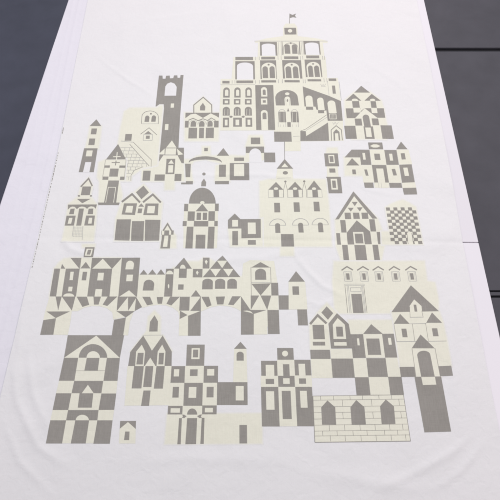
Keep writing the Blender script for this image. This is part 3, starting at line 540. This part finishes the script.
motif('printed_cross_house', 'narrow printed house with a white cross in its grey gable, left of the brick stair',
    P('c', (106, 160), (126.2, 160), (124.4, 181), (119, 181), (122.4, 196), (121, 204), (99, 204), (100, 182), (97.6, 178), (99, 163)),
    P('g', (118.2, 144.3), (126, 159.6), (106.2, 159.8)), L('g', .4, (105.8, 160), (102.8, 178)), L('g', .4, (126.2, 160), (124.4, 180)), L('l', .4, (106, 160.2), (126, 160.2)), L('c', .9, (117.4, 152.6), (116.6, 161)), L('c', .9, (113.2, 157.2), (120.8, 157)),
    L('g', 1, (116.3, 161), (115.6, 165.8)), L('g', .9, (111.8, 163), (120, 162.9)), R('g', 104.8, 165.8, 110.2, 168.2), R('g', 119.6, 165.8, 125.8, 168.2), R('g', 110.3, 169, 118.9, 177.1), R('g', 103, 177, 108.8, 180.3), R('g', 120.4, 177, 124.6, 180.3),
    P('g', (108.6, 180.9), (119.2, 180.9), (116.4, 203.4), (104.2, 203.4)), L('c', .6, (105.9, 203.2), (108.6, 187.8), (115.9, 187.8), (113.8, 203.2)), R('g', 98, 203, 119.8, 205.5))
motif('printed_watchtower', 'thin printed watchtower with a pointed cap, topmost on the left',
    P('c', (90.4, 126.6), (101.4, 126.6), (100, 140), (98.6, 149), (85.6, 149), (88, 140)), T('g', 89.8, 101.6, 126.6, 96.6, 119.8), R('g', 91.8, 129, 97.3, 134.9), R('g', 89.6, 139, 95.6, 145.6),
    P('g', (84.4, 148.8), (97.8, 148.8), (94, 172.6), (79, 172.6)), P('c', (87, 151), (93, 151), (92, 156.8), (86, 156.8)), P('w', (85.6, 162.6), (91.6, 162.6), (89.6, 172.8), (83.2, 172.8)))
motif('printed_chapel', 'small printed chapel with a lantern roof and three arches, at the far left',
    P('c', (81.6, 186), (89, 178), (92.8, 186), (90.6, 196.6), (97, 204.8), (95.6, 226), (93.4, 241), (62.4, 241), (65.4, 226), (68.6, 204.8), (78.6, 197)),
    L('g', 1.5, (81, 187.4), (88.9, 179), (92.6, 186.6)), P('g', (82.8, 187), (91.6, 187), (90, 196), (81, 196)), E('g', 79.2, 196.4, 1.2, .9), E('g', 91.2, 196.4, 1.2, .9), L('g', .5, (80, 197), (90.6, 197)), R('c', 80.6, 195.8, 90.4, 199.3),
    P('g', (77.2, 199.4), (91, 199.4), (82.6, 203.8)),
    P('g', (68.2, 205), (97.2, 204.9), (96, 209.2), (94.2, 207.4), (91.4, 206.8), (89, 207.6), (87.4, 209.4), (85.4, 207.6), (82.2, 207), (79.6, 207.6), (77.2, 209.6), (75, 207.4), (72.6, 207), (70.4, 207.8), (68, 210.2)),
    P('g', (70.8, 209.2), (75, 209), (74, 214.6), (69.2, 214.6)), P('g', (79.4, 209), (84.2, 209), (81.4, 226), (76.4, 226)), P('g', (89, 209.2), (93.6, 209), (93.2, 214.6), (87.8, 214.6)),
    P('g', (66.8, 216), (76, 216), (74.2, 225.9), (64.8, 225.9)), P('c', (69.4, 218.2), (72.8, 218.2), (71.4, 224), (67.8, 224)), P('g', (86.4, 216), (95.2, 216), (94, 225.9), (84.4, 225.9)), P('c', (89.3, 218.2), (92.6, 218.2), (91.8, 224), (88.2, 224)),
    L('l', .5, (73.8, 226.4), (72.4, 236.6)), L('l', .5, (83.2, 226.4), (82.3, 240)), *[L('l', .22, (73.7 - k * .14, 227.6 + k * 1.5), (83.1 - k * .1, 227.6 + k * 1.5)) for k in range(7)], *[L('l', .2, (74.8 + k * 1.5, 226.6), (73.6 + k * 1.5, 237)) for k in range(6)])
motif('printed_double_gable_house', 'printed house with two gables, a grey diamond between them and three dark doors',
    P('c', (121.6, 203), (132, 193.6), (138, 198), (150, 198), (154, 194), (162.4, 203), (160.8, 220), (159.4, 241), (114.6, 241), (116, 219.6)),
    P('c', (143.8, 184.6), (151.4, 193), (143, 202.4), (134.6, 192.6)), P('g', (143.6, 186.1), (149.2, 193), (141.6, 199.8), (136.1, 192.8)), L('g', 2, (122, 202.4), (132.3, 194.6), (140.2, 203)), L('g', 2, (143.2, 202.8), (153, 195), (161, 203)),
    P('g', (124.2, 203.8), (137.3, 203.8), (135.2, 215.6), (121.8, 215)), P('c', (127, 206.4), (133.4, 206.4), (132.3, 213.2), (125.4, 213)), P('g', (145.8, 204), (158.8, 204), (158, 215.8), (143.4, 215.6)), P('c', (148, 206.5), (155.4, 206.5), (154.4, 213.8), (147, 213.8)),
    T('g', 138.4, 144.4, 207.3, 141.4, 203.8), P('g', (138.4, 209), (142.6, 209), (141.8, 213.7), (137.6, 213.7)),
    P('g', (117, 219.8), (131.2, 219.8), (129.6, 241), (114.6, 240.6)), P('g', (132.2, 221.6), (144.5, 221.6), (143.5, 241.4), (131, 241.2)), P('g', (145.4, 220.2), (160.6, 220.4), (159.2, 241), (144.8, 241.2)))
motif('printed_lantern', 'tiny printed lantern turret beside the double gable house',
    P('c', (163, 231), (167.8, 223.6), (172, 231), (176, 236), (176, 248), (160.6, 248.8), (161.4, 235), (160, 231)), L('g', 1.5, (163.2, 231.2), (167.7, 224.2), (171.8, 231.2)), R('g', 159.6, 231, 162.1, 235.2), R('g', 164.5, 230.8, 169.4, 235.1), R('g', 171.4, 230.8, 173.9, 235.1),
    P('g', (162.2, 235.1), (171, 235.1), (170, 248.9), (160.4, 248.9)), P('c', (164.6, 236), (168.4, 236), (167.4, 247.2), (163, 247.2)))
motif('printed_parish_church', 'printed small church with a plain gable over three arched doors, left of the palace',
    P('c', (194, 105.4), (203.3, 97.6), (211.6, 105.4), (212, 113.4), (219, 113.4), (219, 128), (218, 141), (185, 141), (184.8, 113.4), (194, 113.4)),
    L('g', 1, (193.9, 113.6), (193.9, 105.6), (203.3, 97.8), (211.7, 105.4), (211.9, 113.4)), P('g', (202.9, 103.4), (205.4, 107), (205.1, 111), (200, 111), (200.2, 107)),
    P('g', (185.6, 113.3), (219.2, 113.2), (219, 118.2), (215.8, 116.2), (210.8, 114), (203, 118.4), (195.6, 114.2), (190.6, 115), (185.4, 118.8)),
    L('g', .8, (188.6, 120.8), (193.2, 118.8), (198.2, 121.2), (203, 119.2), (207.6, 121), (211.4, 118.6), (215.6, 120.8)), *[L('l', .4, *arc(x, 125, 4, 4.6, 8)) for x in (193.4, 202.2, 210.6)],
    R('g', 185.2, 121.4, 188.9, 128.1), A('g', 190.8, 121.2, 196.2, 127.2, 3), A('g', 199.2, 121.4, 204.6, 127.2, 3), A('g', 207.6, 121.2, 212.8, 127.2, 3), R('g', 214.2, 121.2, 218.7, 127.9),
    R('g', 188.8, 128.2, 197.3, 138.8), R('g', 199.3, 128.2, 204.2, 138.6), R('g', 206, 128.2, 214, 138.6))
# ---- faint stitches along the left edge
_st = []
import random as _rd
_rd.seed(2)
_y = 128.0
while _y < 268:
    if not (134.5 < _y < 152):
        for k in range(len(((57.5, 155), (46.6, 200), (31.2, 267))) - 1): pass
        pts_ = ((63.2, 126), (57.9, 152), (46.9, 200), (31.5, 267), (28, 282))
        for a_, b_ in zip(pts_[:-1], pts_[1:]):
            if a_[1] <= _y < b_[1]:
                x_ = a_[0] + (b_[0] - a_[0]) * (_y - a_[1]) / (b_[1] - a_[1]); s_ = (b_[0] - a_[0]) / (b_[1] - a_[1])
                d_ = 1.0 + _rd.random() * 1.2
                _st.append(L('l' if _rd.random() < .4 else 'g', .6 + .25 * _rd.random(), (x_ + 1.0, _y), (x_ + 1.0 + s_ * d_, _y + d_)))
    _y += 2.0 + _rd.random() * 1.0
motif('selvedge_stitches', 'short dark tick of stitching near the top of the left cloth edge', [q for q in _st if q[1][0][1] < 140])
motif('selvedge_stitches', 'long broken row of dark stitches along the left cloth edge', [q for q in _st if q[1][0][1] > 140])


# ------------------------------------------------------------------ tabletop, liner, cloth
def lerp_line(p, q, y):
    return p[0] + (q[0] - p[0]) * (y - p[1]) / (q[1] - p[1])


tL0, tL1 = hit(68.8, 0), hit(0, 206)
tR0, tR1 = hit(424, 0), hit(487, 280)
FAR, NEAR = 2.25, -0.75


def mesh_obj(name, v, f, m, parent=None, bevel=0.0):
    me = bpy.data.meshes.new(name); me.from_pydata(v, [], f); me.materials.append(m); me.update()
    o = bpy.data.objects.new(name, me); COL.objects.link(o)
    if parent: o.parent = parent
    if bevel:
        b = o.modifiers.new('bevel', 'BEVEL'); b.width = bevel; b.segments = 3
        for p in me.polygons: p.use_smooth = True
    return o


def slab(name, quad, z0, z1, m, parent=None, bevel=0.0):
    v = [(x, y, z0) for x, y in quad] + [(x, y, z1) for x, y in quad]
    return mesh_obj(name, v, [(3, 2, 1, 0), (4, 5, 6, 7), (0, 1, 5, 4), (1, 2, 6, 5), (2, 3, 7, 6), (3, 0, 4, 7)], m, parent, bevel)


def table(y0, y1, label, slope0, slope1):
    e = bpy.data.objects.new('work_table', None); COL.objects.link(e)
    e['label'] = label; e['category'] = 'table'
    xa0, xa1 = lerp_line(tL0, tL1, y0), lerp_line(tL0, tL1, y1)
    xb0, xb1 = lerp_line(tR0, tR1, y0), lerp_line(tR0, tR1, y1)
    slab('tabletop', [(xa0, y0 - slope0 * xa0), (xb0, y0 - slope0 * xb0), (xb1, y1 - slope1 * xb1), (xa1, y1 - slope1 * xa1)], -0.03, 0, M_TABLE, e, 0.0012)
    for (x, y) in ((xa0 + .08, y0 + .08), (xb0 - .08, y0 + .08), (xb1 - .08, y1 - .08), (xa1 + .08, y1 - .08)):
        slab('leg', [(x - .02, y - .02), (x + .02, y - .02), (x + .02, y + .02), (x - .02, y + .02)], -0.7395, -0.0302, M_METAL, e, 0.003)
    return e


SL = 0.012
table(NEAR, JY - 0.0016, 'nearer white table, under the lower half of the printed cloth', 0, SL)
table(JY + 0.0016, FAR, 'farther white table, under the upper half of the printed cloth', SL, 0)

# floor: large dark panels with open joints, 0.75 m below the table top
ZF = -0.75
base = slab('floor', [(-6, -5), (6, -5), (6, 8), (-6, 8)], ZF - 0.05, ZF - 0.012, M_GAP); base['kind'] = 'structure'


def panel(x0, x1, y0, y1, m):
    o = slab('floor_panel', [(x0, y0), (x1, y0), (x1, y1), (x0, y1)], ZF - 0.0118, ZF, m, None, 0.002); o['kind'] = 'structure'


fy1a = hit(470, 51.3, ZF)[1]; fy1b = hit(470, 47.6, ZF)[1]
fy2a = hit(495, 297.6, ZF)[1]; fy2b = hit(495, 295.4, ZF)[1]; fy2c = hit(495, 292.0, ZF)[1]; fy2d = hit(495, 290.2, ZF)[1]
panel(-0.9, 5.9, fy1b, 7.9, M_FLOOR)
panel(-0.9, 5.9, fy2d, fy1a, M_FLOOR)
panel(-0.9, 5.9, fy2b, fy2c, M_FLOOR)
panel(-0.9, 5.9, -4.9, fy2a, M_FLOOR)
panel(-5.9, -0.903, -4.9, 7.9, M_FLOORB)

# liner sheet under the cloth, seen along the left; it wraps down over the table edge
EDGE = [(105, -90), (88, 0), (57.5, 155), (46.6, 200), (31.2, 267), (12, 350), (-24, 500), (-40, 560)]
EDG = [hit(*p) for p in EDGE]
EDG[0] = (EDG[0][0], 2.0)


def edge_x(y, e=None):
    e = e or EDG
    for k in range(len(e) - 1):
        if e[k + 1][1] <= y <= e[k][1] or (k == 0 and y > e[0][1]) or (k == len(e) - 2 and y < e[-1][1]):
            return lerp_line(e[k], e[k + 1], y)
    return e[-1][0]


def liner_z(x, y):
    z = 0.0009 + 0.0005 * noise.noise((x * 6, y * 3, 3.3))
    for off, a, w in ((0.030, 0.0022, 0.006), (0.062, 0.0016, 0.005), (0.10, 0.0012, 0.008)):
        d = x - (edge_x(y) - off - 0.010 * noise.noise((y * 1.5, off * 30, 0)))
        z += a * math.exp(-(d / w) ** 2) * (0.55 + 0.45 * noise.noise((y * 2.2, off * 50, 4)))
    z += 0.0007 * (math.exp(-((y - JY - 0.028) / 0.004) ** 2))
    return max(z, 0.0004)


v = []; f = []
ys = [NEAR + 0.05 + k * 0.0125 for k in range(int((FAR - NEAR - 0.1) / 0.0125))]
NX = 60
for y in ys:
    xl = lerp_line(tL0, tL1, y) - 0.0012; xr = edge_x(y) + 0.02
    xr = max(xr, xl + 0.05)
    v.append((xl - 0.001, y, -0.06)); v.append((xl - 0.0008, y, -0.012)); v.append((xl - 0.0002, y, -0.001))
    for k in range(NX + 1):
        x = xl + 0.0014 + (xr - xl - 0.0014) * k / NX
        z = liner_z(x, y)
        if x > edge_x(y) - 0.004: z = min(z, 0.0005)
        v.append((x, y, z))
W_ = NX + 4
for j in range(len(ys) - 1):
    for k in range(W_ - 1):
        a = j * W_ + k
        f.append((a, a + 1, a + 1 + W_, a + W_))
lin = mesh_obj('table_liner', v, f, M_LINER)
for p in lin.data.polygons: p.use_smooth = True
lin['label'] = 'plain lilac white liner sheet with long folds, along the left table edge'; lin['category'] = 'table liner'

# printed cloth
cl = Sheet()
rgt = [hit(417, 0), hit(434.5, 90), hit(452, 182), hit(462, 240), hit(475, 310), hit(497, 420), hit(512, 500), hit(524, 560)]
rgt[0] = hit(416.5, 0)
top_y = 2.15
poly = [(rgt[0][0] - (top_y - rgt[0][1]) * 0.0, top_y)]
poly += rgt + [(rgt[-1][0], -0.55), (EDG[-1][0], -0.55)] + EDG[::-1][:-1] + [(EDG[0][0] - 0.01, top_y)]
cl.poly(poly[::-1], 0, 0.0)
# weld the sheet
me = bpy.data.meshes.new('printed_cloth')
idx = {}; vv = []; ff = []
for face in cl.f:
    q = []
    for k in face:
        key = tuple(round(c, 6) for c in cl.v[k][:2])
        if key not in idx: idx[key] = len(vv); vv.append(cl.v[k])
        if idx[key] not in q: q.append(idx[key])
    if len(q) > 2: ff.append(q)
me.from_pydata(vv, [], ff); me.materials.append(M_CLOTH)
me.polygons.foreach_set('use_smooth', [True] * len(ff)); me.update()
me.normals_split_custom_set_from_vertices([tuple(hn(p[0], p[1])) for p in vv])
cloth = bpy.data.objects.new('printed_cloth', me); COL.objects.link(cloth)
cloth['label'] = 'white cotton cloth printed with grey and cream town buildings, spread over the white tables'
cloth['category'] = 'printed cloth'

def grow(pts, d):
    ar = sum(p[0] * q[1] - q[0] * p[1] for p, q in zip(pts, pts[1:] + pts[:1]))
    sg = 1 if ar > 0 else -1
    out = []; n = len(pts)
    for k in range(n):
        a, b, c = pts[k - 1], pts[k], pts[(k + 1) % n]
        l1 = math.hypot(b[0] - a[0], b[1] - a[1]) or 1; l2 = math.hypot(c[0] - b[0], c[1] - b[1]) or 1
        nx = ((b[1] - a[1]) / l1 + (c[1] - b[1]) / l2) / 2; ny = (-(b[0] - a[0]) / l1 - (c[0] - b[0]) / l2) / 2
        q = max(nx * nx + ny * ny, 0.35)
        out.append((b[0] + sg * d * nx / q, b[1] + sg * d * ny / q))
    return out


LEVELS = []
MOT.sort(key=lambda q: q[0] in ('printed_castle', 'printed_three_bay_house', 'printed_double_gable_house', 'printed_cottage'))
MI = {'w': 0, 'g': 1, 'c': 2, 'l': 3, '1': 4, '2': 5, '3': 6}
for im, (name, label, shapes) in enumerate(MOT):
    s = Sheet()
    nb = 0
    while nb < len(shapes) and (shapes[nb][0] == 'c' or (nb + 1 < len(shapes) and nb < 3 and shapes[nb + 1][0] == 'c' and shapes[nb][0] == 'g' and name in ('printed_palace', 'printed_domed_church'))): nb += 1
    if name not in ('printed_brick_wall',):
        base_ = [p for c, p in shapes[:nb] if c == 'c']
        rim = [(m_, grow(p, d_)) for m_, d_ in (('1', 1.5), ('2', .85), ('3', .3), ('c', -.3)) for p in base_]
        shapes = rim + [q for q in shapes[:nb] if q[0] != 'c'] + shapes[nb:]
    for c, pts in shapes:
        bb = (min(p[0] for p in pts) - .02, min(p[1] for p in pts) - .02, max(p[0] for p in pts) + .02, max(p[1] for p in pts) + .02)
        lv = 0                           # stacked just above whatever it overlaps
        for (q, l_) in LEVELS:
            if l_ >= lv and q[0] < bb[2] and q[2] > bb[0] and q[1] < bb[3] and q[3] > bb[1]: lv = l_ + 1
        LEVELS.append((bb, lv))
        s.poly([hit(x, y) for x, y in pts], MI[c], 0.0002 + lv * 0.000006)
    o = s.build(name, [M_CLOTH, M_GREY, M_CREAM, M_FAINT] + M_FADE, cloth)
    o['label'] = label

print('levels', max(l for _, l in LEVELS))
# ------------------------------------------------------------------ light: ceiling lamp of the room, plus added tinting lamps at sides and centre
w = bpy.data.worlds.new('World'); scn.world = w; w.use_nodes = True
bg = w.node_tree.nodes['Background']; bg.inputs[0].default_value = (0.97, 0.96, 1.0, 1); bg.inputs[1].default_value = 0.42


def lamp(name, loc, aim, sx, sy, power, col):
    d = bpy.data.lights.new(name, 'AREA'); d.shape = 'RECTANGLE'; d.size = sx; d.size_y = sy; d.energy = power; d.color = col
    o = bpy.data.objects.new(name, d); COL.objects.link(o); o.location = loc
    o.rotation_euler = (Vector(aim) - Vector(loc)).to_track_quat('-Z', 'Y').to_euler()
    return o


lamp('ceiling_or_fill_lamp', (0.7, 3.7, 2.1), (0.1, 1.1, 0), 1.8, 1.0, 52, (1.0, 0.94, 0.955))
lamp('ceiling_or_fill_lamp', (2.6, 0.5, 2.2), (0.4, 0.8, 0), 1.2, 1.2, 29, (1.0, 0.84, 0.89))  # added side lamp, pink to tint the right of the cloth
lamp('ceiling_or_fill_lamp', (-2.8, 1.2, 2.0), (-0.3, 0.9, 0), 1.2, 1.6, 27, (0.99, 0.86, 0.98))  # added side lamp, pink to tint the left; stands for no window
lamp('ceiling_or_fill_lamp', (-0.05, 0.95, 1.7), (-0.02, 0.65, 0), 0.5, 0.5, 6.2, (0.76, 1.0, 0.93))  # added low fill lamp, gives the cloth centre its cool green cast

scn.view_settings.view_transform = 'Standard'; scn.view_settings.look = 'None'
scn.view_settings.exposure = 0.0; scn.view_settings.gamma = 1.0
scn.render.resolution_x = 1024; scn.render.resolution_y = 1024
scn.cycles.filter_width = 2.2
